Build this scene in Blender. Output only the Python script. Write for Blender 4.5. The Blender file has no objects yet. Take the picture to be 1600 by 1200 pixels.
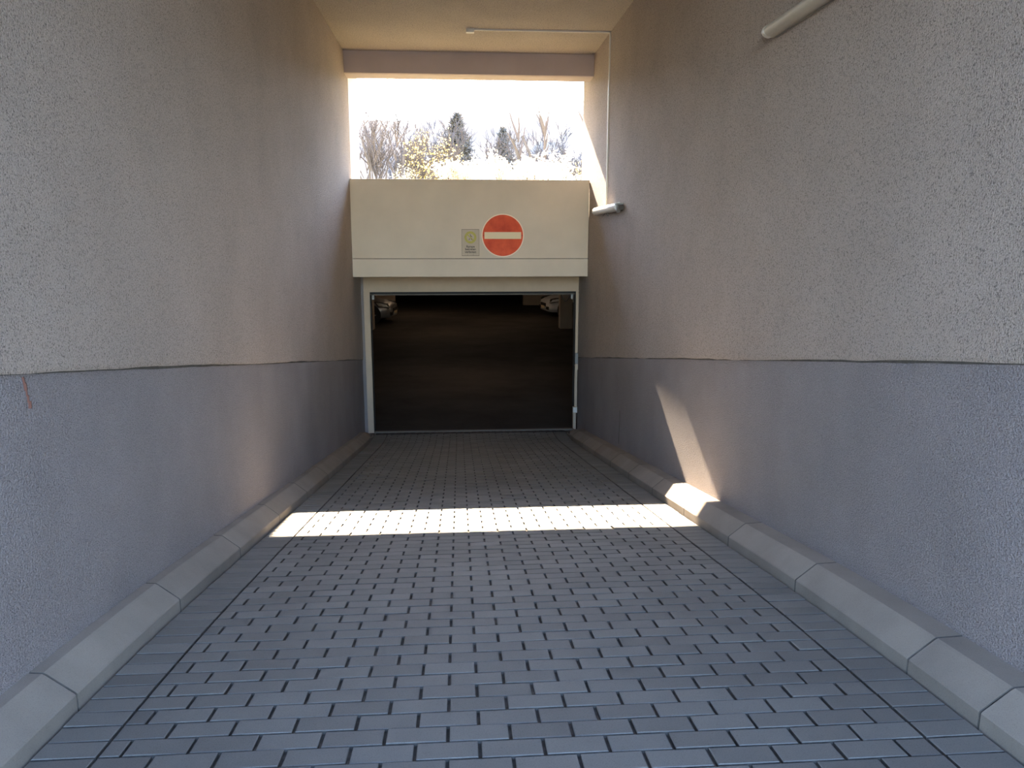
import bpy, bmesh, math, random
from mathutils import Vector, Matrix
random.seed(7)
C = bpy.data.collections.new('garage_ramp'); bpy.context.scene.collection.children.link(C)
SC = bpy.context.scene
# ------------------------------------------------------------------ camera
F, PITCH, YAW, ROLL = 1195.4, 0.1833, 0.0699, 0.0005
cam = bpy.data.objects.new('camera', bpy.data.cameras.new('camera')); C.objects.link(cam)
cam.data.sensor_width = 36.0; cam.data.lens = 36.0 * F / 1600; cam.data.clip_start = 0.02; cam.data.clip_end = 2000
cp, sp, cy, sy = math.cos(PITCH), math.sin(PITCH), math.cos(YAW), math.sin(YAW)
fw = Vector((sy*cp, cy*cp, -sp)); rt = Vector((cy, -sy, 0)); up = rt.cross(fw)
rt2 = rt*math.cos(ROLL) + up*math.sin(ROLL); up2 = -rt*math.sin(ROLL) + up*math.cos(ROLL)
cam.matrix_world = Matrix(((rt2.x, up2.x, -fw.x, 0), (rt2.y, up2.y, -fw.y, 0), (rt2.z, up2.z, -fw.z, 0), (0, 0, 0, 1)))
SC.camera = cam
# ------------------------------------------------------------------ world, sun, exposure
w = bpy.data.worlds.new('sky'); SC.world = w; w.use_nodes = True
nt = w.node_tree; nt.nodes.clear()
wo = nt.nodes.new('ShaderNodeOutputWorld'); bg = nt.nodes.new('ShaderNodeBackground'); sk = nt.nodes.new('ShaderNodeTexSky')
sk.sky_type = 'NISHITA'; sk.sun_disc = False; sk.sun_elevation = math.radians(29.4); sk.sun_rotation = math.radians(-1.8)
sk.air_density = 1.3; sk.dust_density = 0.6; sk.ozone_density = 2.0
bg.inputs[1].default_value = 0.50
tm = nt.nodes.new('ShaderNodeMix'); tm.data_type = 'RGBA'; tm.blend_type = 'MULTIPLY'; tm.inputs['Factor'].default_value = 1
tm.inputs['B'].default_value = (0.97, 0.985, 1.12, 1)   # white balance of the whole sky
nt.links.new(sk.outputs[0], tm.inputs['A']); nt.links.new(tm.outputs['Result'], bg.inputs[0]); nt.links.new(bg.outputs[0], wo.inputs[0])
SUN = Vector((0.0295, -1, -0.565)).normalized()
sl = bpy.data.lights.new('sun', 'SUN'); sl.energy = 19.0; sl.angle = math.radians(0.53); sl.color = (1.0, 0.80, 0.57)
so = bpy.data.objects.new('sun', sl); C.objects.link(so); so.rotation_euler = SUN.to_track_quat('-Z', 'Y').to_euler()
so.location = (-.5, 20, 14)
vs = SC.view_settings; vs.view_transform = 'Standard'; vs.look = 'None'; vs.gamma = 1; vs.use_curve_mapping = False; vs.exposure = 2.12
# ------------------------------------------------------------------ materials
def mat(name, col, rough=0.8, metal=0.0, var=0.0, vscale=3.0, speck=0.0, sscale=150.0, bump=0.0, bscale=60.0, bdist=0.01, stretch=None, spec=0.5,
        emit=None, col2=None, objrand=0.0, stain=0.0, stcol=(0.1, 0.09, 0.08), trans=0.0, bdetail=4.0):
    m = bpy.data.materials.new(name); m.use_nodes = True; t = m.node_tree; N = t.nodes; L = t.links
    b = N['Principled BSDF']; b.inputs['Roughness'].default_value = rough; b.inputs['Metallic'].default_value = metal
    b.inputs['Specular IOR Level'].default_value = spec
    b.inputs['Base Color'].default_value = (*col, 1)
    if trans: b.inputs['Transmission Weight'].default_value = trans
    if emit: b.inputs['Emission Color'].default_value = (*emit[0], 1); b.inputs['Emission Strength'].default_value = emit[1]
    geo = N.new('ShaderNodeNewGeometry'); src = geo.outputs['Position']
    def noise(scale, detail=3.0, st=None, rough_=0.55):
        n = N.new('ShaderNodeTexNoise'); n.inputs['Scale'].default_value = scale; n.inputs['Detail'].default_value = detail; n.inputs['Roughness'].default_value = rough_
        if st:
            mp = N.new('ShaderNodeMapping'); mp.inputs['Scale'].default_value = st; L.new(src, mp.inputs['Vector']); L.new(mp.outputs[0], n.inputs['Vector'])
        else: L.new(src, n.inputs['Vector'])
        return n.outputs['Fac']
    cur = None
    def mix(a, bcol, fac, mode='MIX'):
        x = N.new('ShaderNodeMix'); x.data_type = 'RGBA'; x.blend_type = mode
        if isinstance(a, tuple): x.inputs['A'].default_value = (*a, 1)
        else: L.new(a, x.inputs['A'])
        if isinstance(bcol, tuple): x.inputs['B'].default_value = (*bcol, 1)
        else: L.new(bcol, x.inputs['B'])
        if isinstance(fac, float): x.inputs['Factor'].default_value = fac
        else: L.new(fac, x.inputs['Factor'])
        return x.outputs['Result']
    def mr(v, a, b_, c, d):
        r = N.new('ShaderNodeMapRange'); r.inputs[1].default_value = a; r.inputs[2].default_value = b_; r.inputs[3].default_value = c; r.inputs[4].default_value = d
        L.new(v, r.inputs[0]); return r.outputs[0]
    cur = col
    if var:
        dark = tuple(c*(1-var) for c in (col2 or col)); light = tuple(min(1, c*(1+var)) for c in col)
        cur = mix(dark, light, mr(noise(vscale, 5.0), .3, .7, 0, 1))
    if stain:
        cur = mix(cur, stcol, mr(noise(vscale*.45, 6.0, (1, 1, .35)), .5, .75, 0, stain))
    if speck:
        cur = mix(cur, tuple(c*.25 for c in col), mr(noise(sscale, 2.0, stretch), .53, .66, 0, speck))
        cur = mix(cur, tuple(min(1, c*1.7) for c in col), mr(noise(sscale*1.3, 2.0, stretch), .56, .68, 0, speck*.6))
    if objrand:
        oi = N.new('ShaderNodeObjectInfo'); at = N.new('ShaderNodeAttribute'); at.attribute_name = 'tint'
        ad = N.new('ShaderNodeMath'); ad.operation = 'ADD'; L.new(oi.outputs['Random'], ad.inputs[0]); L.new(at.outputs['Fac'], ad.inputs[1])
        fr = N.new('ShaderNodeMath'); fr.operation = 'FRACT'; L.new(ad.outputs[0], fr.inputs[0])
        hsv = N.new('ShaderNodeHueSaturation'); L.new(mr(fr.outputs[0], 0, 1, 1-objrand, 1+objrand), hsv.inputs['Value'])
        if isinstance(cur, tuple): hsv.inputs['Color'].default_value = (*cur, 1)
        else: L.new(cur, hsv.inputs['Color'])
        cur = hsv.outputs[0]
    if not isinstance(cur, tuple): L.new(cur, b.inputs['Base Color'])
    if bump:
        bp = N.new('ShaderNodeBump'); bp.inputs['Strength'].default_value = bump; bp.inputs['Distance'].default_value = bdist
        L.new(noise(bscale, bdetail, stretch, .6), bp.inputs['Height']); L.new(bp.outputs[0], b.inputs['Normal'])
    return m
M = {}
M['render_up'] = mat('rough_render_beige', (.52, .432, .368), .95, var=.08, vscale=1.6, speck=.8, sscale=175, bump=1.0, bscale=130, bdist=.02, stretch=(1, 1, .8), spec=.2)
M['render_low'] = mat('rough_render_grey', (.36, .32, .315), .95, var=.09, vscale=1.8, speck=.75, sscale=185, bump=1.0, bscale=95, bdist=.022, stretch=(1, 1, 1.2), spec=.2, stain=.15)
M['render_ceil'] = mat('ceiling_render', (.52, .45, .375), .95, var=.08, vscale=1.2, speck=.5, sscale=70, bump=.9, bscale=60, bdist=.01, spec=.2)
M['beam'] = mat('beam_plaster', (.50, .425, .405), .9, var=.06, vscale=2.5, bump=.3, bscale=60, bdist=.004, spec=.2)
M['panel'] = mat('cream_painted_panel', (.69, .575, .445), .6, var=.05, vscale=2.2, bump=.12, bscale=30, bdist=.003, spec=.3, stain=.08, stcol=(.34, .29, .24))
M['edge'] = mat('panel_edge_grey', (.30, .27, .23), .8)
M['white'] = mat('white_exterior_paint', (.82, .80, .76), .8, var=.04)
M['frame'] = mat('frame_cream_paint', (.56, .43, .31), .7, var=.06, vscale=6, spec=.15)
M['black'] = mat('black_rubber', (.015, .014, .013), .7)
M['steel'] = mat('dull_steel', (.22, .21, .20), .45, metal=.6)
M['paver'] = mat('grey_paver', (.168, .163, .149), .72, var=.10, vscale=2.2, speck=.35, sscale=330, bump=.35, bscale=260, bdist=.002, objrand=.13, spec=.45, stain=.25, stcol=(.15, .14, .125))
M['joint'] = mat('joint_sand', (.085, .078, .07), .95, var=.3, vscale=30, bump=.6, bscale=150, bdist=.004, spec=.2)
M['kerb'] = mat('kerb_concrete', (.265, .23, .195), .8, var=.12, vscale=3.5, speck=.18, sscale=260, bump=.3, bscale=160, bdist=.002, objrand=.07, spec=.3, stain=.5, stcol=(.19, .175, .15))
M['dirt_shade'] = mat('wall_dirt_ledge_shade', (.10, .088, .075), .95, var=.3, vscale=14, bump=.8, bscale=60, bdist=.01)  # real grime, also used for the painted shadow strip under the ledge
M['red'] = mat('faded_sign_red', (.78, .125, .05), .6, var=.14, vscale=5, col2=(.66, .07, .03), spec=.2)
M['signwhite'] = mat('sign_cream_white', (.88, .72, .48), .7, spec=.15)
M['signrim'] = mat('sign_rim', (.98, .78, .60), .6, spec=.2)
M['plate'] = mat('faded_plate', (.56, .46, .35), .7, spec=.15, var=.05, vscale=9)
M['yellow'] = mat('faded_yellow', (.50, .43, .10), .6, var=.12, vscale=30)
M['ink'] = mat('dark_print', (.06, .05, .05), .7)
M['lampwhite'] = mat('frosted_diffuser', (.78, .76, .72), .35, var=.03)
M['lampgrey'] = mat('aged_diffuser', (.52, .48, .40), .3, var=.05, vscale=9)
M['alu'] = mat('aluminium_end', (.75, .72, .66), .35, metal=.4)
M['plastic'] = mat('cable_trunking', (.74, .71, .64), .5)
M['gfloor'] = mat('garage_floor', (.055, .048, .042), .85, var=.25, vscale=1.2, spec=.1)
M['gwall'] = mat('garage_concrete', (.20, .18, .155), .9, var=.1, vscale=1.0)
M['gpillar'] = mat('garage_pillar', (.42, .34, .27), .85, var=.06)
M['soil'] = mat('garden_ground', (.20, .18, .09), .95, spec=0, var=.3, vscale=2, bump=.6, bscale=12, bdist=.05)
M['hill'] = mat('hill_woodland', (.19, .165, .14), .95, spec=0, var=.25, vscale=.08)
M['bark'] = mat('grey_bark', (.085, .087, .10), .9, spec=0, var=.2, vscale=6)
M['twig'] = mat('twig_bark', (.10, .095, .10), .9, spec=0)
M['conifer'] = mat('conifer_needles', (.12, .12, .11), .9, spec=0, objrand=.1)
M['forsythia'] = mat('yellow_blossom', (.72, .60, .26), .8, spec=0)
M['blossom'] = mat('white_blossom', (.85, .83, .76), .8, spec=0)
M['leaf'] = mat('pale_leaves', (.55, .52, .36), .8, spec=0)
M['asphalt'] = mat('forecourt_asphalt', (.16, .16, .165), .9, var=.15, vscale=2, bump=.4, bscale=120, bdist=.004)
M['facade'] = mat('building_facade', (.45, .42, .37), .9, var=.05)
M['paint_silver'] = mat('silver_car_paint', (.34, .34, .35), .3, metal=.5)
M['paint_white'] = mat('white_car_paint', (.60, .60, .60), .3)
M['glass'] = mat('dark_car_glass', (.02, .02, .025), .08)
M['tyre'] = mat('tyre_rubber', (.02, .02, .02), .8)
M['rim'] = mat('alloy_rim', (.5, .5, .5), .3, metal=.8)
M['headlight'] = mat('headlight_lens', (.8, .8, .8), .08, spec=.8)
M['tail'] = mat('tail_lens', (.35, .02, .02), .2)
M['tube'] = mat('added_light_glow', (1, 1, 1), .5, emit=((1, .70, .46), 10.0))  # glow of the added, unseen garage lights
M['rust'] = mat('rust_stain', (.16, .07, .05), .95)
# ------------------------------------------------------------------ helpers
def link(o, parent=None, kind=None):
    C.objects.link(o)
    if parent: o.parent = parent
    if kind: o['kind'] = kind
    return o
def obj(name, bm, m, parent=None, kind=None, smooth=False):
    me = bpy.data.meshes.new(name); bmesh.ops.recalc_face_normals(bm, faces=bm.faces); bm.to_mesh(me); bm.free()
    for mm in (m if isinstance(m, (list, tuple)) else [m]): me.materials.append(mm)
    if smooth:
        for p in me.polygons: p.use_smooth = True
    return link(bpy.data.objects.new(name, me), parent, kind)
def raw(name, V, Fc, m, parent=None, kind=None, smooth=False):
    me = bpy.data.meshes.new(name); me.from_pydata(V, [], Fc); me.materials.append(m)
    if smooth:
        for p in me.polygons: p.use_smooth = True
    return link(bpy.data.objects.new(name, me), parent, kind)
def empty(name, loc=(0, 0, 0), rz=0.0, kind=None):
    o = bpy.data.objects.new(name, None); o.location = loc; o.rotation_euler = (0, 0, rz); o.empty_display_size = .2
    return link(o, None, kind)
def tag(o, label, cat, group=None):
    o['label'] = label; o['category'] = cat
    if group: o['group'] = group
    return o
def box(bm, x0, x1, y0, y1, z0, z1, bev=0.0, rot=None):
    vs_ = [bm.verts.new(p) for p in ((x0, y0, z0), (x1, y0, z0), (x1, y1, z0), (x0, y1, z0), (x0, y0, z1), (x1, y0, z1), (x1, y1, z1), (x0, y1, z1))]
    fs = [bm.faces.new([vs_[i] for i in q]) for q in ((3, 2, 1, 0), (4, 5, 6, 7), (0, 1, 5, 4), (1, 2, 6, 5), (2, 3, 7, 6), (3, 0, 4, 7))]
    if bev:
        es = set(e for f in fs for e in f.edges); bmesh.ops.bevel(bm, geom=list(es), offset=bev, segments=2, affect='EDGES', profile=.5)
    return bm
def bx(*a, **k): return box(bmesh.new(), *a, **k)
def prism(pts, x0, x1, axis='x', bm=None):
    bm = bm or bmesh.new()
    def P(a, b, t): return (t, a, b) if axis == 'x' else ((a, t, b) if axis == 'y' else (a, b, t))
    A = [bm.verts.new(P(a, b, x0)) for a, b in pts]; B = [bm.verts.new(P(a, b, x1)) for a, b in pts]
    bm.faces.new(A); bm.faces.new(B[::-1]); n = len(pts)
    for i in range(n): bm.faces.new((A[i], A[(i+1) % n], B[(i+1) % n], B[i]))
    return bm
def cyl(bm, p0, p1, r0, r1=None, n=12, cap=True):
    p0, p1 = Vector(p0), Vector(p1); r1 = r0 if r1 is None else r1
    d = (p1-p0).normalized(); u = d.orthogonal().normalized(); v = d.cross(u)
    A = [bm.verts.new(p0+(u*math.cos(t)+v*math.sin(t))*r0) for t in [2*math.pi*i/n for i in range(n)]]
    B = [bm.verts.new(p1+(u*math.cos(t)+v*math.sin(t))*r1) for t in [2*math.pi*i/n for i in range(n)]]
    for i in range(n): bm.faces.new((A[i], A[(i+1) % n], B[(i+1) % n], B[i]))
    if cap: bm.faces.new(A[::-1]); bm.faces.new(B)
    return bm
def disc(bm, c, r, y0, y1, n=64, rin=0.0):   # a disc or ring facing -Y
    cx, cz = c
    if rin <= 0: return cyl(bm, (cx, y0, cz), (cx, y1, cz), r, n=n)
    R = []
    for rr, yy in ((r, y0), (r, y1), (rin, y1), (rin, y0)):
        R.append([bm.verts.new((cx+rr*math.cos(2*math.pi*i/n), yy, cz+rr*math.sin(2*math.pi*i/n))) for i in range(n)])
    for k in range(4):
        a, b = R[k], R[(k+1) % 4]
        for i in range(n): bm.faces.new((a[i], a[(i+1) % n], b[(i+1) % n], b[i]))
    return bm
# ------------------------------------------------------------------ ramp profile
XL, XR = -1.475, 1.865
FL, FR = -1.325, 1.66
MOUTH, YP, YD = -0.7, 10.93, 11.75
def slope(y):
    if y < -1: return 0.0
    if y < 3.9: return .160*(y+1)/4.9 if y < 1.2 else .0718+(.160-.0718)*(y-1.2)/2.7
    if y < 10.6: return .1585
    if y < 11.7: return .1585-(y-10.6)/1.1*.1585
    return 0.0
YS = [i*.02 for i in range(-150, 620)]
ZS = [0.0]
for i in range(1, len(YS)): ZS.append(ZS[-1]-slope((YS[i]+YS[i-1])/2)*.02)
off = -1.95 - ZS[int(round((5.0-YS[0])/.02))]
ZS = [z+off for z in ZS]
def zr(y):
    t = (y-YS[0])/.02; i = int(math.floor(t))
    if i < 0: return ZS[0]
    if i >= len(YS)-1: return ZS[-1]
    return ZS[i]+(ZS[i+1]-ZS[i])*(t-i)
ZG = zr(12.2)
# ------------------------------------------------------------------ floor bed
def strip(x0, x1, ys, dz, thick):
    V = []; Fc = []
    for y in ys:
        z = zr(y)+dz; V += [(x0, y, z), (x1, y, z), (x1, y, z-thick), (x0, y, z-thick)]
    for i in range(len(ys)-1):
        a = i*4
        for k in range(4): Fc.append((a+k, a+(k+1) % 4, a+4+(k+1) % 4, a+4+k))
    Fc.append((0, 1, 2, 3)); e = (len(ys)-1)*4; Fc.append((e+3, e+2, e+1, e))
    return V, Fc
ys = [-2.9+.15*i for i in range(0, 98)]+[11.78]
V, Fc = strip(XL-.05, XR+.05, ys, -.013, .25)
floor = raw('floor', V, Fc, M['joint'], kind='structure')
# pavers
ROW = .0953; Y0 = 2.126-.0953*22
G = .0055
pav_meshes = {}
def paver_geo(wd, dp, h=.03, b=.0022):
    x, y = wd/2-G, dp/2-G*.62; bb = b
    V = [(-x, -y, -h), (x, -y, -h), (x, y, -h), (-x, y, -h), (-x, -y, -bb), (x, -y, -bb), (x, y, -bb), (-x, y, -bb),
         (-x+bb*1.3, -y+bb*.8, 0), (x-bb*1.3, -y+bb*.8, 0), (x-bb*1.1, y-bb, 0), (-x+bb*1.1, y-bb, 0)]
    Fs = [(8, 9, 10, 11)]
    for i in range(4):
        j = (i+1) % 4; Fs += [(i, j, j+4, i+4), (i+4, j+4, j+8, i+8)]
    return V, Fs
def dark_sides(me):   # the cut faces inside the joints are dirty
    me.polygons.foreach_set('material_index', [1 if p.index % 9 in (1, 3, 5, 7) else 0 for p in me.polygons])
def paver_mesh(wd):
    k = round(wd, 3)
    if k not in pav_meshes:
        V, Fs = paver_geo(wd, ROW); me = bpy.data.meshes.new('paver'); me.from_pydata(V, [], Fs); me.materials.append(M['paver']); me.materials.append(M['joint']); pav_meshes[k] = me; dark_sides(me)
    return pav_meshes[k]
SLx, SRx = FL+.205, FR-.203
rows = []
nrow = 0
y = Y0
while y < 11.66:
    t = nrow % 2
    cuts = [FL+.004, SLx]
    xj = -.95 if t == 0 else -1.05
    while xj < SRx-.02:
        cuts.append(xj); xj += .2
    if SRx-cuts[-1] < .04: cuts[-1] = SRx
    else: cuts.append(SRx)
    cuts.append(FR-.004)
    rows.append((y, cuts)); nrow += 1; y += ROW
single = []; mass = []
for (y, cuts) in rows:
    for a, b in zip(cuts[:-1], cuts[1:]):
        rec = ((a+b)/2, y, b-a, random.gauss(0, .0008), random.gauss(0, .006), random.gauss(0, .006), random.random())
        (single if (y > 1.93 and len(single) < 300) else mass).append(rec)
for (x, y, wd, dz, rx, ry, tn) in single:
    o = bpy.data.objects.new('paver', paver_mesh(wd)); o.location = (x, y, zr(y)+dz)
    o.rotation_euler = (-math.atan(slope(y))+rx, ry, 0); link(o, floor)
V = []; Fc = []; T = []
for (x, y, wd, dz, rx, ry, tn) in mass:
    v, f = paver_geo(wd, ROW, h=.02); n0 = len(V); s = slope(y)
    for p in v: V.append((x+p[0], y+p[1], zr(y)+dz+p[2]-s*p[1]+rx*p[1]-ry*p[0])); T.append(tn)
    Fc += [tuple(i+n0 for i in q) for q in f]
pm = raw('pavers', V, Fc, M['paver'], floor, 'stuff')
pm.data.materials.append(M['joint']); dark_sides(pm.data)
at = pm.data.attributes.new('tint', 'FLOAT', 'POINT'); at.data.foreach_set('value', T)
# ------------------------------------------------------------------ kerbs
def kerb_stone(side, y0, y1, parent):
    foot = FL if side < 0 else FR; wx = XL-.03 if side < 0 else XR+.03
    dn = abs(wx-foot)
    sec = [(0, -.10), (0, .052), (.004, .058), (.094, .131), (.104, .137), (dn, .142), (dn, -.10)]
    g = .0025; e = .0025
    V = []; Fc = []; n = max(2, int((y1-y0)/.12)+1); st = [y0+g, y0+g+e]+[y0+(y1-y0)*i/n for i in range(1, n)]+[y1-g-e, y1-g]
    for si, yy in enumerate(st):
        sh = .003 if si in (0, len(st)-1) else 0
        drop = 0.0
        if yy > 11.1: drop = min(1, (yy-11.1)/.5)*.10
        for (a, h) in sec:
            hh = h-(sh if h > .02 else 0)
            if h > .02: hh = max(hh-drop, .012)
            V.append((foot+side*(a+(sh if h > -.05 and a == 0 else 0)), yy, zr(yy)+hh))
    m_ = len(sec)
    for i in range(len(st)-1):
        for k in range(m_):
            Fc.append((i*m_+k, i*m_+(k+1) % m_, (i+1)*m_+(k+1) % m_, (i+1)*m_+k))
    Fc.append(tuple(range(m_))); Fc.append(tuple((len(st)-1)*m_+k for k in range(m_))[::-1])
    me = bpy.data.meshes.new('kerb_stone'); me.from_pydata(V, [], Fc); me.materials.append(M['kerb']); me.materials.append(M['dirt_shade'])
    nr = len(st)-1
    for p in me.polygons:
        if p.index < m_ or p.index >= (nr-1)*m_: p.material_index = 1
    bm = bmesh.new(); bm.from_mesh(me); bmesh.ops.recalc_face_normals(bm, faces=bm.faces); bm.to_mesh(me); bm.free()
    return link(bpy.data.objects.new('kerb_stone', me), parent)
for side, nm, J in ((-1, 'trim_1', [-1.4, -.45, .53, 1.51, 2.49, 3.458, 4.44, 5.434, 6.44, 7.48, 8.47, 9.46, 10.45, 11.55]),
                    (1, 'trim_2', [-1.3, -.3, .65, 1.2, 2.12, 2.514, 3.465, 4.405, 5.337, 6.265, 7.184, 8.086, 9.05, 10.0, 10.95, 11.5])):
    foot = FL if side < 0 else FR
    V, Fc = strip(*(sorted((foot+side*.012, XL if side < 0 else XR))), [-1.3+.2*i for i in range(65)], .03, .1)
    root = raw(nm, V, Fc, M['dirt_shade'], kind='structure')
    for a, b in zip(J[:-1], J[1:]): kerb_stone(side, a, b, root)
# ------------------------------------------------------------------ tunnel walls
ZC = 2.47
def ledge(y): return -.04-.147*y
def wall(side, name, yend_top):
    xi = XL if side < 0 else XR; xo = xi+side*.35
    pts = [(MOUTH, -3.3), (11.78, -3.3), (11.78, -.482), (yend_top, -.482), (yend_top, 2.62), (MOUTH, 2.62)]
    lo = obj(name, prism([(a, b) for a, b in pts], *sorted((xi, xo))), M['render_low'], kind='structure')
    # proud upper render coat with a rounded drip edge, slightly uneven
    V = []; Fc = []; n = 70; th = .0105
    for i in range(n+1):
        y = MOUTH+(YD-MOUTH)*i/n; z = ledge(y)+random.gauss(0, .0018)+.004*math.sin(y*2.1+side)
        top = ZC if y < yend_top-.02 else -.484
        V += [(xi+side*.002, y, z), (xi-side*th*.7, y, z-.002), (xi-side*th, y, z+.012), (xi-side*th, y, top), (xi+side*.002, y, top)]
    for i in range(n):
        for k in range(4):
            q = (i*5+k, i*5+k+1, i*5+5+k+1, i*5+5+k); Fc.append(q)
    Fc.append((4, 3, 2, 1, 0))
    Fc.append(tuple(n*5+k for k in range(5)))
    me = bpy.data.meshes.new('upper_render'); me.from_pydata(V, [], Fc); me.materials.append(M['render_up'])
    bm = bmesh.new(); bm.from_mesh(me); bmesh.ops.recalc_face_normals(bm, faces=bm.faces); bm.to_mesh(me); bm.free()
    u = link(bpy.data.objects.new('upper_render', me), lo)
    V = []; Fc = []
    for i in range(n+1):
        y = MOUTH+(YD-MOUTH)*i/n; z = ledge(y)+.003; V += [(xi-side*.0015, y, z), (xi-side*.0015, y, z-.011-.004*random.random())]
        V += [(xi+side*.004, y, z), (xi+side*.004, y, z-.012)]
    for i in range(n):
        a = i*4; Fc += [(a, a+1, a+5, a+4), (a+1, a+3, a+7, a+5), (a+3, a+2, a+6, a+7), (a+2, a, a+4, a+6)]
    raw('ledge_dirt_shade', V, Fc, M['dirt_shade'], lo)  # ledge's shadow line painted in as a dark strip, with some brown grime
    return lo
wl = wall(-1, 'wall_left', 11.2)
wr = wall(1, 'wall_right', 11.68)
# the return of the right wall beside the door and the crack in its lower coat
cr = bmesh.new()
for (a, b) in (((8.62, -1.93), (8.60, -2.06)), ((8.60, -2.06), (8.63, -2.2)), ((8.63, -2.2), (8.62, -2.33))):
    cyl(cr, (XR+.001, a[0], a[1]), (XR+.001, b[0], b[1]), .005, n=5)
obj('wall_crack', cr, M['dirt_shade'], wr)
st = bmesh.new()
for i in range(5): cyl(st, (XL-.001, 2.66+.006*i, -.45-.022*i), (XL-.001, 2.665+.004*i, -.475-.022*i), .006+.002*math.sin(i*2), n=6)
obj('rust_stain', st, M['rust'], wl)
wo_ = obj('wall_far_left', bx(XL-.35, XL, 11.2, 12.21, -.1, 2.6), M['white'], kind='structure')
ceil = obj('ceiling', bx(XL-.35, XR+.35, MOUTH, 10.78, ZC, 2.62), M['render_ceil'], kind='structure')
bm = prism([(10.77, 2.5), (10.77, 2.195), (10.80, 2.186), (11.1, 2.186), (11.13, 2.20), (11.13, 2.6), (10.77, 2.6)], XL, XR)
beam = obj('trim_3', bm, M['beam'], kind='structure')
# building mass above and beside the passage (casts the shade on the forecourt, keeps the sun out)
bm = bmesh.new(); box(bm, -9, 11, MOUTH, 13.05, 2.6, 13)
bld = obj('wall_upper', bm, M['facade'], kind='structure')
bm = bmesh.new(); box(bm, -9, XL-.35, MOUTH, MOUTH+.3, -3.2, 2.6); box(bm, XR+.35, 11, MOUTH, MOUTH+.3, -3.2, 2.6)
obj('wall_front', bm, M['facade'], kind='structure')
bm = bmesh.new(); box(bm, -9, XL-.35, 11.0, 12.2, -.05, 2.6); box(bm, XR+.35, 11, 11.0, 11.68, -.05, 2.6)
obj('wall_back', bm, M['facade'], kind='structure')
# forecourt behind the camera
bm = bmesh.new(); box(bm, -40, XL-.05, -60, MOUTH, zr(-3)-.3, zr(-3)-.01); box(bm, XR+.05, 40, -60, MOUTH, zr(-3)-.3, zr(-3)-.01); box(bm, XL-.05, XR+.05, -60, -2.9, zr(-3)-.3, zr(-3)-.01)
obj('floor_forecourt', bm, M['asphalt'], kind='structure')
# ------------------------------------------------------------------ parapet over the door
bm = bmesh.new(); box(bm, XL+.003, XR-.016, YP, YP+.2, -.226, .843, bev=.006)
par = obj('wall_far', bm, M['panel'], kind='structure')
bm = bmesh.new(); box(bm, XL+.004, XR-.017, YP-.006, YP+.2, -.482, -.232, bev=.006); obj('fascia_band', bm, M['panel'], par)
bm = bmesh.new(); box(bm, XL+.0, XR-.012, YP+.004, YP+.19, .840, .852, bev=.003); obj('coping_edge', bm, M['edge'], par)
bm = bmesh.new(); box(bm, XL+.0, XR-.01, YP+.012, YP+.19, -.24, -.22); obj('joint_filler', bm, M['dirt_shade'], par)
bm = bmesh.new(); box(bm, -11, 13, YP+.2, 46, -.455, -.15); 
obj('ceiling_garage', bm, M['gwall'], kind='structure')
# ------------------------------------------------------------------ door opening
d = empty('door_1', (.2, YD, ZG), kind='structure')
def dpart(name, bm, m, parent=None, kind=None):
    bmesh.ops.translate(bm, verts=bm.verts, vec=-Vector((.2, YD, ZG))); return obj(name, bm, m, parent or d, kind)
dpart('header', bx(XL+.045, XR-.012, YD, YD+.1, -.745, -.45, bev=.004), M['frame'])
dpart('jamb', bx(XL+.045, -1.338, YD, YD+.1, ZG-.02, -.745, bev=.003), M['frame'])
dpart('jamb', bx(1.812, XR-.012, YD, YD+.1, ZG+.33, -.745, bev=.003), M['frame'])
dpart('jamb', bx(1.797, XR-.022, YD, YD+.1, ZG-.02, ZG+.325, bev=.004), M['frame'])
dpart('seal', bx(-1.34, 1.815, YD+.02, YD+.09, -.775, -.742), M['black'])
for x0, x1 in ((-1.338, -1.332), (1.805, 1.812)): dpart('seal', bx(x0, x1, YD+.03, YD+.09, ZG, -.75), M['black'])
lf = dpart('door_leaf', bx(-1.33, 1.80, YD+.12, YD+2.5, -.72, -.68, bev=.004), M['steel'])
dpart('bottom_rail', bx(-1.32, 1.79, YD+.105, YD+.15, -.800, -.782, bev=.003), M['gwall'])
for x in (-1.334, 1.806): dpart('guide_track', bx(x-.006, x+.006, YD+.12, YD+.17, ZG, -.80), M['black'])
# hanging safety cable and latch gear in the upper corners
bm = bmesh.new(); pts = [Vector((1.60+.17*t, YD+.16, -.79-.10*math.sin(math.pi*t)*(1+.3*math.sin(5*t)))) for t in [i/10 for i in range(11)]]
for a, b in zip(pts[:-1], pts[1:]): cyl(bm, a, b, .006, n=6)
dpart('spiral_cable', bm, M['black'])
for x in (-1.30, 1.765):
    bm = bx(x-.02, x+.02, YD+.11, YD+.16, -.87, -.80, bev=.004); cyl(bm, (x, YD+.10, -.85), (x, YD+.16, -.85), .016); dpart('roller_bracket', bm, M['steel'])
dpart('threshold', bx(-1.33, 1.81, YD-.03, YD+.05, ZG-.03, ZG+.008, bev=.003), M['gwall'])
# wall return left of the frame
obj('frame_filler', bx(XL-.01, XL+.047, YD-.004, YD+.1, ZG-.1, -.47), M['render_low'], wl)
# drain channel in front of the sill
dr = empty('drain_channel', (.2, YD-.13, ZG)); tag(dr, 'narrow dark drain channel across the ramp in front of the garage door', 'drain')
bm = bx(-1.5, 1.45, -.045, .045, -.03, .004); obj('channel_frame', bm, M['black'], dr)
for i in range(28): obj('grate_bar', bx(-1.49+.105*i, -1.49+.105*i+.07, -.035, .035, .003, .009), M['black'], dr)
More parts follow.
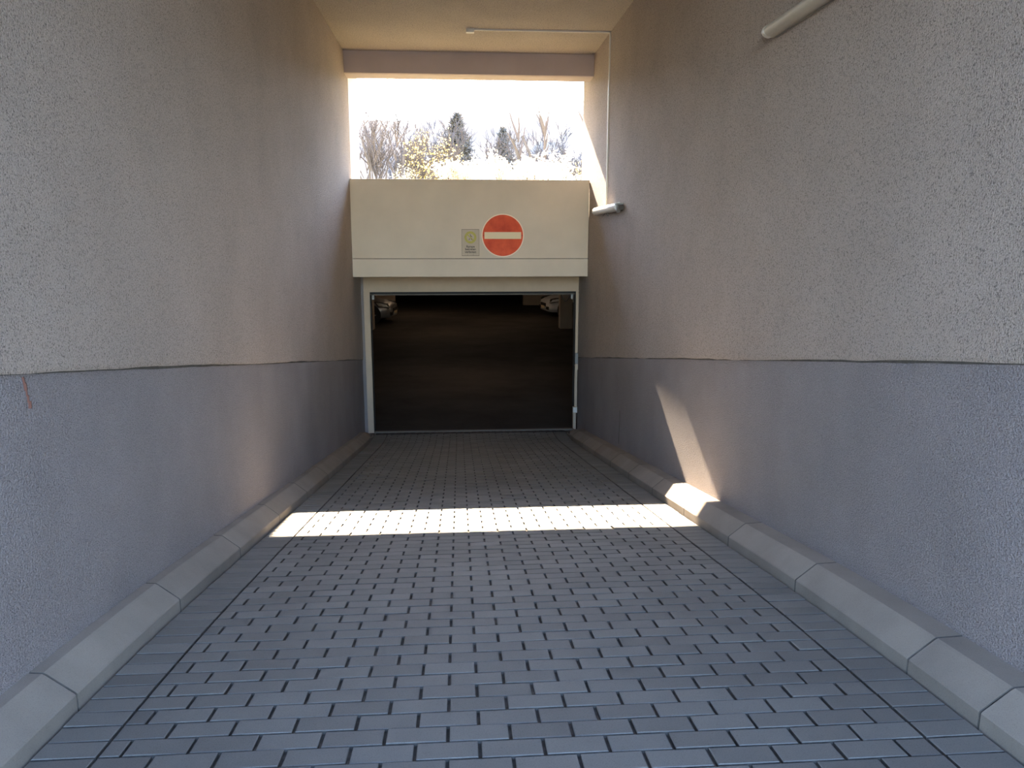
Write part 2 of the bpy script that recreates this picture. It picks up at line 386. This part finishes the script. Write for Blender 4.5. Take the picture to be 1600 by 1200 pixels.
# light barrier sensors on the right jamb
s1 = empty('light_barrier_sensor', (XR-.012, YD-.02, -1.90)); tag(s1, 'small dark grey sensor box on the right door jamb, just below the wall ledge', 'sensor')
obj('housing', bx(-.05, .0, -.035, .0, .03, .20, bev=.006), M['steel'], s1); bm = bmesh.new(); cyl(bm, (-.03, -.045, -.0), (-.03, .018, -.0), .022); box(bm, -.045, .0, -.03, .0, -.06, .03, bev=.004); obj('mounting_bracket', bm, M['frame'], s1)
s2 = empty('junction_box', (XR-.012, YD-.02, -2.60)); tag(s2, 'small cream junction box low down on the right door jamb', 'box')
obj('housing', bx(-.075, .0, -.04, .0, -.05, .05, bev=.006), M['frame'], s2); obj('cover', bx(-.068, -.006, -.048, -.038, -.042, .042, bev=.003), M['plastic'], s2)
# ------------------------------------------------------------------ signs
yf = YP-.001
sg = empty('no_entry_sign', (.634, yf, .092)); tag(sg, 'round red no entry sign with a cream bar and pale rim', 'sign')
bm = disc(bmesh.new(), (0, 0), .288, -.010, -.001); obj('sign_face', bm, M['red'], sg)
bm = disc(bmesh.new(), (0, 0), .298, -.014, 0, rin=.284); obj('rim', bm, M['signrim'], sg)
obj('bar', bx(-.258, .258, -.013, -.0095, -.047, .047), M['signwhite'], sg)
for x in (-.271, .271): bm = bmesh.new(); cyl(bm, (x, -.013, .0), (x, -.009, .0), .006); obj('screw', bm, M['ink'], sg)
ps = empty('pedestrian_sign', (.180, yf, -.007)); tag(ps, 'small faded plate with a yellow ring and three lines of German text', 'sign')
obj('plate', bx(-.122, .122, -.005, 0, -.184, .184, bev=.002), M['plate'], ps)
bm = bmesh.new()
for a in ((-.122, .122, .180, .184), (-.122, .122, -.184, -.180), (-.122, -.119, -.184, .184), (.119, .122, -.184, .184)): box(bm, a[0], a[1], -.0065, -.0045, a[2], a[3])
for x in (-.04, .037): box(bm, x-.001, x+.001, -.0065, -.0045, -.182, -.155)
obj('border', bm, M['ink'], ps)
bm = disc(bmesh.new(), (0, .072), .084, -.0068, -.0045, n=40, rin=.052)
prism([(-.058, .118), (-.046, .130), (.058, .026), (.046, .014)], -.0070, -.0045, axis='y', bm=bm)
obj('prohibition_ring', bm, M['yellow'], ps)
bm = bmesh.new()
for a, b in (((-.004, .116), (.004, .092)), ((.004, .092), (.024, .078)), ((-.010, .058), (-.022, .036)), ((.010, .056), (.018, .038)), ((.0, .104), (.006, .084))):
    cyl(bm, (a[0], -.0066, a[1]), (b[0], -.0066, b[1]), .0035, n=6)
obj('walking_figure', bm, M['ink'], ps)
def text(s, x, z, size, m, parent, yy=-.0055, name='lettering'):
    cu = bpy.data.curves.new(name, 'FONT'); cu.body = s; cu.size = size; cu.align_x = 'CENTER'; cu.extrude = .0006; cu.offset = .0008
    o = bpy.data.objects.new('tmp', cu); C.objects.link(o); dg = bpy.context.evaluated_depsgraph_get(); me = bpy.data.meshes.new_from_object(o.evaluated_get(dg))
    bpy.data.objects.remove(o); me.materials.clear(); me.materials.append(m)
    t = bpy.data.objects.new(name, me); t.rotation_euler = (math.pi/2, 0, 0); t.location = (x, yy, z); return link(t, parent)
for s, z in (('Rampe', -.068), ('betreten', -.104), ('verboten', -.142)): text(s, 0, z, .043, M['ink'], ps)
# ------------------------------------------------------------------ wall lamps and trunking
def batten(name, yc, zc, L, m_diff, label, broken, k=1.0):
    r = empty(name, (XR-.012, yc, zc)); tag(r, label, 'lamp', None)
    obj('back_channel', bx(-.028, 0, -L/2, L/2, -.034, .034, bev=.003), M['lampgrey' if not broken else 'steel'], r)
    pts = []
    for i in range(13):
        t = math.pi*(i/12)-math.pi/2; pts.append((-.028-.062*k*math.cos(t), .048*k*math.sin(t)))
    bm = prism([(a, b) for a, b in pts], -L/2+.03, L/2-.03, axis='y'); obj('diffuser', bm, m_diff, r, smooth=False)
    for s in (-1, 1):
        bm = prism([(a*1.03+.001, b*1.06) for a, b in pts], s*(L/2-.03), s*L/2, axis='y'); obj('end_cap', bm, M['alu'] if not broken else M['lampwhite'], r)
    return r
l1 = batten('wall_lamp', 9.45, .395, 1.45, M['lampwhite'], 'white tube lamp with a broken bracket on the right wall beside the door fascia', True)
bm = bmesh.new(); box(bm, -.085, 0, -.80, -.70, .02, .035); prism([(-.80, .02), (-.76, -.07), (-.72, .02)], -.07, -.03, axis='x', bm=bm); prism([(-.84, .0), (-.79, -.04), (-.78, .02)], -.05, -.0, axis='x', bm=bm)
obj('broken_bracket', bm, M['steel'], l1)
for a, b in (((-.03, -.10, -.045), (-.045, -.16, -.085)), ((-.03, .12, -.045), (-.05, .17, -.075)), ((-.04, .0, -.045), (-.03, -.03, -.08))): obj('loose_clip', cyl(bmesh.new(), a, b, .004, n=6), M['steel'], l1)
l2 = batten('wall_lamp', 3.89, 1.205, 1.5, M['lampgrey'], 'aged grey tube lamp high on the right wall, cut by the top of the frame', False, .72)
bm = bmesh.new(); cyl(bm, (-.008, -.75, -.043), (-.008, .70, -.043), .003, n=8); obj('supply_cable', bm, M['steel'], l2)
tr = empty('cable_trunking', (XR, 9.63, ZC)); tag(tr, 'thin white cable trunking along the ceiling and down the right wall to the lamp', 'cable')
obj('wall_run', bx(-.028, -.010, -.012, .012, .45-ZC, -.0, bev=.002), M['plastic'], tr)
obj('ceiling_run', bx(-1.66, -.012, -.012, .012, -.018, .002, bev=.002), M['plastic'], tr)
jb = empty('ceiling_box', (.18, 9.63, ZC)); tag(jb, 'small white socket box on the ceiling at the end of the trunking', 'box')
obj('housing', bx(-.05, .045, -.035, .035, -.045, .002, bev=.005), M['plastic'], jb); obj('sensor_lens', bx(-.03, .025, -.042, -.034, -.038, -.008, bev=.003), M['lampwhite'], jb)
# ------------------------------------------------------------------ garage interior
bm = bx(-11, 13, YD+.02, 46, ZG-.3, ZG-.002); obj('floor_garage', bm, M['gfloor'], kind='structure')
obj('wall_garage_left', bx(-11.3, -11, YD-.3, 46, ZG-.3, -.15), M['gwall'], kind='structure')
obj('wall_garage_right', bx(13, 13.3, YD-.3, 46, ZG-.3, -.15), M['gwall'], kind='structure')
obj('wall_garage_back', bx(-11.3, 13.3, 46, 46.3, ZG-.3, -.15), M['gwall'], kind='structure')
bm = bmesh.new(); box(bm, -11, XL-.34, YD-.1, YD+.1, ZG-.3, -.15); box(bm, XR+.34, 13, YD-.1, YD+.1, ZG-.3, -.15)
obj('wall_garage_front', bm, M['gwall'], kind='structure')
def pillar(x0, x1, y0, y1, lab):
    o = obj('concrete_pillar', bx(x0, x1, y0, y1, ZG, -.456, bev=.01), M['gpillar']); tag(o, lab, 'pillar'); return o
pillar(-3.35, -2.87, 26.1, 26.5, 'left pale pillar inside the garage, just behind the left door jamb')
pillar(3.47, 3.90, 26.0, 26.4, 'beige pillar inside the garage in front of the white car')
pillar(-3.70, -2.83, 34.6, 35.0, 'pale pillar behind the silver car in the garage')
pillar(-4.9, -3.78, 34.8, 35.2, 'wide pale pillar further left behind the silver car')
pillar(3.05, 4.6, 36.0, 36.4, 'pale pillar behind the white car in the garage')
pillar(2.75, 3.0, 44.0, 44.4, 'most distant small pillar on the right of the garage')
def car(name, loc, rz, paint, label):
    r = empty(name, loc, rz); tag(r, label, 'car')
    # nose points along +x; stations: x, lower z, hood z, half width
    S = [(2.05, .30, .50, .55), (2.0, .22, .62, .70), (1.85, .20, .70, .80), (1.5, .20, .80, .86), (1.0, .20, .90, .88), (.75, .20, .95, .89), (-.5, .20, .95, .90), (-1.5, .20, .98, .88), (-1.95, .25, .95, .82), (-2.08, .35, .85, .72)]
    bm = bmesh.new(); R = []
    for x, z0, z1, w_ in S:
        ring = [(w_*.9, z0), (w_, z0+(z1-z0)*.3), (w_*1.0, z0+(z1-z0)*.62), (w_*.95, z0+(z1-z0)*.88), (w_*.82, z1), (w_*.4, z1+.025), (0, z1+.03)]
        full = ring+[(-a, b) for a, b in ring[-2::-1]]
        R.append([bm.verts.new((x, a, b)) for a, b in full])
    for A, B in zip(R[:-1], R[1:]):
        for i in range(len(A)): bm.faces.new((A[i], A[(i+1) % len(A)], B[(i+1) % len(A)], B[i]))
    bm.faces.new(R[0]); bm.faces.new(R[-1][::-1])
    obj('body', bm, paint, r, smooth=True)
    S = [(.95, .93, .02, .74), (.35, .93, .42, .66), (-.1, .93, .50, .62), (-1.0, .93, .50, .61), (-1.6, .93, .38, .62), (-1.95, .93, .06, .68)]
    bm = bmesh.new(); R = []
    for x, z0, h, w_ in S:
        full = [(.80, z0), (w_+.02, z0+h*.9), (w_*.8, z0+h), (0, z0+h+.02), (-w_*.8, z0+h), (-w_-.02, z0+h*.9), (-.80, z0)]
        R.append([bm.verts.new((x, a, b)) for a, b in full])
    for A, B in zip(R[:-1], R[1:]):
        for i in range(len(A)-1): bm.faces.new((A[i], A[i+1], B[i+1], B[i]))
    bm.faces.new(R[0]); bm.faces.new(R[-1][::-1]); obj('window_glass', bm, M['glass'], r, smooth=True)
    bm = bmesh.new(); box(bm, -1.55, .0, -.58, .58, 1.43, 1.475, bev=.02)
    for s in (-1, 1):
        for (xa, za, xb, zb) in ((.93, .96, .02, 1.44), (-.45, .96, -.5, 1.44), (-1.9, .98, -1.5, 1.44)): cyl(bm, (xa, s*.78, za), (xb, s*.62, zb), .028, n=6)
    obj('roof', bm, paint, r)
    for x in (1.32, -1.3):
        for s in (-1, 1):
            bm = bmesh.new(); cyl(bm, (x, s*.70, .32), (x, s*.895, .32), .32, n=24); wh = obj('wheel', bm, M['tyre'], r)
            bm = bmesh.new(); cyl(bm, (x, s*.89, .32), (x, s*.90, .32), .06, n=10)
            for k in range(5):
                a = k*2*math.pi/5; cyl(bm, (x, s*.897, .32), (x+.2*math.cos(a), s*.897, .32+.2*math.sin(a)), .022, n=5)
            disc_ = []
            obj('rim', bm, M['rim'], wh)
            bm = bmesh.new(); cyl(bm, (x, s*.60, .33), (x, s*.888, .33), .37, n=24); obj('wheel_arch', bm, M['black'], r)
    for s in (-1, 1):
        bm = bmesh.new(); prism([(1.98, .60), (1.90, .70), (1.52, .76), (1.62, .64)], s*.60, s*.845, axis='y', bm=bm); hl = obj('headlight', bm, M['headlight'], r)
        obj('headlight_surround', prism([(1.99, .57), (1.91, .72), (1.45, .79), (1.60, .62)], s*.58, s*.835, axis='y'), M['black'], r)
        bm = bx(-2.07, -1.95, s*.7-.12, s*.7+.12, .68, .82, bev=.02); obj('tail_light', bm, M['tail'], r)
        bm = bx(.60, .78, s*.95-.08, s*.95+.08, .98, 1.10, bev=.03); obj('mirror', bm, paint, r)
        bm = bx(1.93, 2.06, s*.55-.14, s*.55+.14, .30, .42, bev=.02); obj('air_intake', bm, M['black'], r)
    obj('grille', bx(1.99, 2.075, -.38, .38, .40, .54, bev=.02), M['black'], r)
    obj('number_plate', bx(2.07, 2.09, -.26, .26, .33, .43, bev=.004), M['signwhite'], r)
    return r
car('parked_car', (-4.40, 29.0, ZG), math.radians(-6), M['paint_silver'], 'silver car parked inside the garage on the left, nose towards the aisle')
car('parked_car', (5.45, 31.0, ZG), math.radians(188), M['paint_white'], 'white car parked inside the garage on the right behind the beige pillar')
for gy, gx, lab in ((16.5, .2, 'added unseen strip light on the garage ceiling nearest the door'), (25.0, -.4, 'second added unseen strip light on the garage ceiling from the door'), (29.0, 1.8, 'third added unseen strip light on the garage ceiling, towards the white car'), (31.5, -1.6, 'farthest added unseen strip light on the garage ceiling')):
    gl = empty('added_garage_light', (gx, gy, -.47)); tag(gl, lab, 'lamp')  # added lights, hidden above the header, to lift the dark interior
    obj('added_light_body', bx(-.6, .6, -.06, .06, -.03, .014, bev=.005), M['plastic'], gl); obj('tube', bx(-.56, .56, -.03, .03, -.06, -.03, bev=.01), M['tube'], gl)  # body and glowing tube of the added, unseen light
# ------------------------------------------------------------------ garden and hill beyond the opening
V = []; Fc = []; nx, ny = 41, 24
def gz(x, y):
    return .45+.035*(y-YP)+.15*math.sin(x*.4)*math.sin(y*.23)*min(1, (y-11)/8) if y < 70 else .45+.035*(70-YP)
for j in range(ny):
    y = 11.13+(j/(ny-1))**2*78
    for i in range(nx): x = -50+100*i/(nx-1); V.append((x, y, gz(x, y)))
for j in range(ny-1):
    for i in range(nx-1): a = j*nx+i; Fc.append((a, a+1, a+nx+1, a+nx))
raw('ground_garden', V, Fc, M['soil'], kind='structure', smooth=True)
V = []; Fc = []; nx, ny = 120, 14
for j in range(ny):
    t = j/(ny-1); y = 88+75*t
    for i in range(nx):
        x = -130+260*i/(nx-1); h = (20.2-.020*(x-0)+1.2*math.sin(x*.06)+.6*math.sin(x*.21+1))*math.sin(min(1, t*1.05)*math.pi/2)**1.2
        V.append((x, y, 3.0+h*1.02+random.uniform(-.25, .45)*min(1, t*3)))
for j in range(ny-1):
    for i in range(nx-1): a = j*nx+i; Fc.append((a, a+1, a+nx+1, a+nx))
raw('hill', V, Fc, M['hill'], kind='structure')
def ray(px, py):
    v = fw + rt2*((px-800)/F) + up2*((600-py)/F); return v
def at_(px, py, Y): v = ray(px, py); return v*(Y/v.y)
RMIN = [.004]
def branch(V, Fc, p, dr, ln, r, depth, rnd, spread, upb, nseg=3, kids=4):
    n = 4 if r > .02 else 3
    pts = [p]; q = p.copy(); dd = dr.copy()
    for i in range(nseg):
        dd = (dd+Vector((rnd.gauss(0, .10), rnd.gauss(0, .10), rnd.gauss(0, .06)+upb))).normalized(); q = q+dd*(ln/nseg); pts.append(q.copy())
    rings = []
    for i, a in enumerate(pts):
        rr = r*(1-.6*i/nseg); u = dd.orthogonal().normalized(); v = dd.cross(u); b0 = len(V)
        for k in range(n): t = 2*math.pi*k/n; V.append(tuple(a+u*math.cos(t)*rr+v*math.sin(t)*rr))
        rings.append(b0)
    for a, b in zip(rings[:-1], rings[1:]):
        for k in range(n): Fc.append((a+k, a+(k+1) % n, b+(k+1) % n, b+k))
    if depth > 0:
        for k in range(kids):
            t = rnd.uniform(.3, 1.0); idx = min(nseg-1, int(t*nseg)); bp = pts[idx].lerp(pts[idx+1], t*nseg-idx if t < 1 else 1)
            nd = (dd+Vector((rnd.uniform(-1, 1), rnd.uniform(-1, 1), rnd.uniform(-.3, .8)))*spread).normalized()
            branch(V, Fc, bp, nd, ln*rnd.uniform(.45, .72), max(r*.45, RMIN[0]), depth-1, rnd, spread, upb, nseg, kids)
def bare_tree(px, Y, ytop, stems, rad, label, group=None, depth=3, kids=4, spread=.75, lean=0.0, mt='bark', seed=1, wide=.25, leaf=None, nleaf=0, ls=.03, name='bare_tree', cat='tree'):
    rnd = random.Random(seed); b = at_(px, 275, Y); base = Vector((b.x, Y, gz(b.x, Y)-.05)); top = at_(px, ytop, Y).z; H = top-base.z
    r = empty(name, base); tag(r, label, cat, group)
    V = []; Fc = []; V2 = []; F2 = []; RMIN[0] = .00042*Y*(1 if Y > 15.5 else .5)
    for s in range(stems):
        dr = Vector((lean+rnd.gauss(0, wide), rnd.gauss(0, wide), 1)).normalized(); p0 = Vector((rnd.gauss(0, .05*stems**.5), rnd.gauss(0, .05*stems**.5), 0))
        ln = H*rnd.uniform(.62, .8) if stems > 1 else H*.8
        branch(V, Fc, p0, dr, ln, rad*rnd.uniform(.7, 1.1), 0, random.Random(seed*77+s), spread, .03, 5, 0)
        tips = []
        for k in range(7 if stems == 1 else 6):
            t = rnd.uniform(.3, 1.0); bp = p0+dr*ln*t
            nd = (dr+Vector((rnd.uniform(-1, 1), rnd.uniform(-1, 1), rnd.uniform(0, .6)))*spread).normalized()
            branch(V2, F2, bp, nd, H*rnd.uniform(.18, .34), rad*.38, depth-1, rnd, spread, .05, 3, kids)
    raw('trunk', V, Fc, M[mt], r) if stems == 1 else raw('stems', V, Fc, M[mt], r, 'stuff')
    raw('branches', V2, F2, M['twig'], r, 'stuff')
    if leaf:
        V3 = []; F3 = []; nv = len(V2)
        for k in range(nleaf):
            c = Vector(V2[rnd.randrange(nv)])+Vector((rnd.gauss(0, .05), rnd.gauss(0, .05), rnd.gauss(0, .05)))
            u = Vector((rnd.gauss(0, 1), rnd.gauss(0, 1), rnd.gauss(0, 1))).normalized(); v = u.orthogonal().normalized(); s = ls*rnd.uniform(.6, 1.3); b0 = len(V3)
            V3 += [tuple(c+u*s), tuple(c+v*s*.6), tuple(c-u*s), tuple(c-v*s*.6)]; F3.append((b0, b0+1, b0+2, b0+3))
        raw('blossom' if leaf in ('forsythia', 'blossom') else 'leaves', V3, F3, M[leaf], r, 'stuff')
    return r
def conifer(px, Y, ytop, halfpx, label, seed):
    rnd = random.Random(seed); b = at_(px, 275, Y); base = Vector((b.x, Y, gz(b.x, Y)-.05)); H = at_(px, ytop, Y).z-base.z; W = halfpx/F*Y
    r = empty('conifer', base); tag(r, label, 'tree'); V = []; Fc = []
    bm = bmesh.new(); cyl(bm, (0, 0, 0), (0, 0, H*.97), .12, .02, n=8); obj('trunk', bm, M['bark'], r)
    for k in range(380):
        t = rnd.random()**.8*.97+.02; z = H*(1-t*.93); R_ = W*(t**.8)*rnd.uniform(.6, 1.1)
        a = rnd.uniform(0, 2*math.pi); tip = Vector((R_*math.cos(a), R_*math.sin(a), z-R_*.12)); root = Vector((0, 0, z))
        n = max(4, int(9*R_/W)+4)
        for i in range(n):
            c = root.lerp(tip, (i+1)/n)
            for j in range(5):
                d_ = Vector((rnd.gauss(0, 1), rnd.gauss(0, 1), rnd.gauss(.1, .6))).normalized(); s = rnd.uniform(.09, .17); v = d_.orthogonal().normalized()*.026; b0 = len(V)
                q = c+Vector((rnd.gauss(0, .04), rnd.gauss(0, .04), rnd.gauss(0, .04)))
                V.extend([tuple(q-v), tuple(q+v), tuple(q+d_*s)]); Fc.append((b0, b0+1, b0+2))
    raw('foliage', V, Fc, M['conifer'], r, 'stuff')
bare_tree(592, 17, 182, 6, .035, 'bare multi-stemmed shrub at the left end of the opening', seed=3, depth=3, kids=4, wide=.22)
bare_tree(615, 21, 186, 3, .07, 'bare tree with steep dark stems behind the left shrub', seed=5, wide=.10, lean=.16, depth=3)
bare_tree(566, 24, 196, 1, .07, 'slim leaning bare tree against the white wall at the far left', seed=8, wide=.05, lean=.05)
bare_tree(640, 34, 200, 8, .06, 'bare thicket between the left tree and the yellow shrub', seed=11, wide=.35, depth=3)
bare_tree(692, 38, 202, 7, .06, 'bare thicket behind the yellow shrub', seed=12, wide=.35, depth=3)
bare_tree(662, 18, 208, 7, .025, 'yellow flowering shrub left of the tall conifer', seed=13, wide=.24, leaf='forsythia', nleaf=1000, ls=.026, name='flowering_shrub', cat='shrub', depth=3)
bare_tree(684, 16.6, 260, 6, .02, 'low pale yellow shrub at the foot of the tall conifer', seed=14, wide=.4, leaf='forsythia', nleaf=500, ls=.02, name='flowering_shrub', cat='shrub', depth=3)
conifer(715, 27, 176, 56, 'tall pointed conifer in the middle of the opening', 21)
bare_tree(746, 23.5, 190, 4, .045, 'bare fan-shaped bush right of the tall conifer', seed=22, wide=.3, depth=3)
conifer(786, 30, 200, 38, 'shorter rounded conifer right of the middle', 23)
bare_tree(826, 20, 182, 1, .10, 'leaning pollarded trunk left of the straight one', seed=31, wide=.02, lean=-.12, depth=1, kids=2, spread=.3, name='pollarded_tree')
bare_tree(852, 20, 172, 1, .10, 'straight upright pollarded trunk right of the leaning one', seed=32, wide=.02, lean=.0, depth=1, kids=2, spread=.3, name='pollarded_tree')
bare_tree(835, 26, 212, 3, .04, 'low bare tree between the two pollarded trunks', seed=33, wide=.3, depth=3)
bare_tree(880, 28, 212, 4, .05, 'bare spreading tree right of the pollarded trunks', seed=34, wide=.4, depth=3)
bare_tree(893, 42, 210, 5, .07, 'distant bare thicket at the right end of the opening', seed=35, wide=.4, depth=3, leaf='leaf', nleaf=500, ls=.04)
bare_tree(908, 16, 150, 1, .055, 'slender bare trunk at the right edge of the opening', seed=36, wide=.01, lean=.0, depth=1, kids=2, spread=.25)
for i, (px, Y, yt, lab) in enumerate(((722, 12.7, 252, 'leftmost white blossoming bush behind the parapet'), (752, 14.2, 256, 'second white blossoming bush from the left'), (785, 15.8, 254, 'white blossoming bush below the rounded conifer'),
                                      (818, 12.7, 254, 'white blossoming bush at the foot of the leaning trunk'), (846, 14.2, 248, 'tallest white blossoming bush at the foot of the straight trunk'), (868, 15.9, 256, 'rightmost white blossoming bush'))):
    bare_tree(px, Y, yt, 9, .014, lab, 'white blossoming bushes', seed=50+i, wide=.22, leaf='blossom', nleaf=2600, ls=.032, name='blossoming_bush', cat='shrub', depth=2, kids=4)
bare_tree(889, 17.6, 254, 7, .015, 'small yellowish shrub right of the white bushes', seed=60, wide=.35, leaf='forsythia', nleaf=900, ls=.022, name='flowering_shrub', cat='shrub', depth=2)
bare_tree(640, 15, 262, 7, .015, 'low pale leafy shrub in front of the bare left trees', seed=61, wide=.45, leaf='leaf', nleaf=900, ls=.022, name='leafy_shrub', cat='shrub', depth=2)
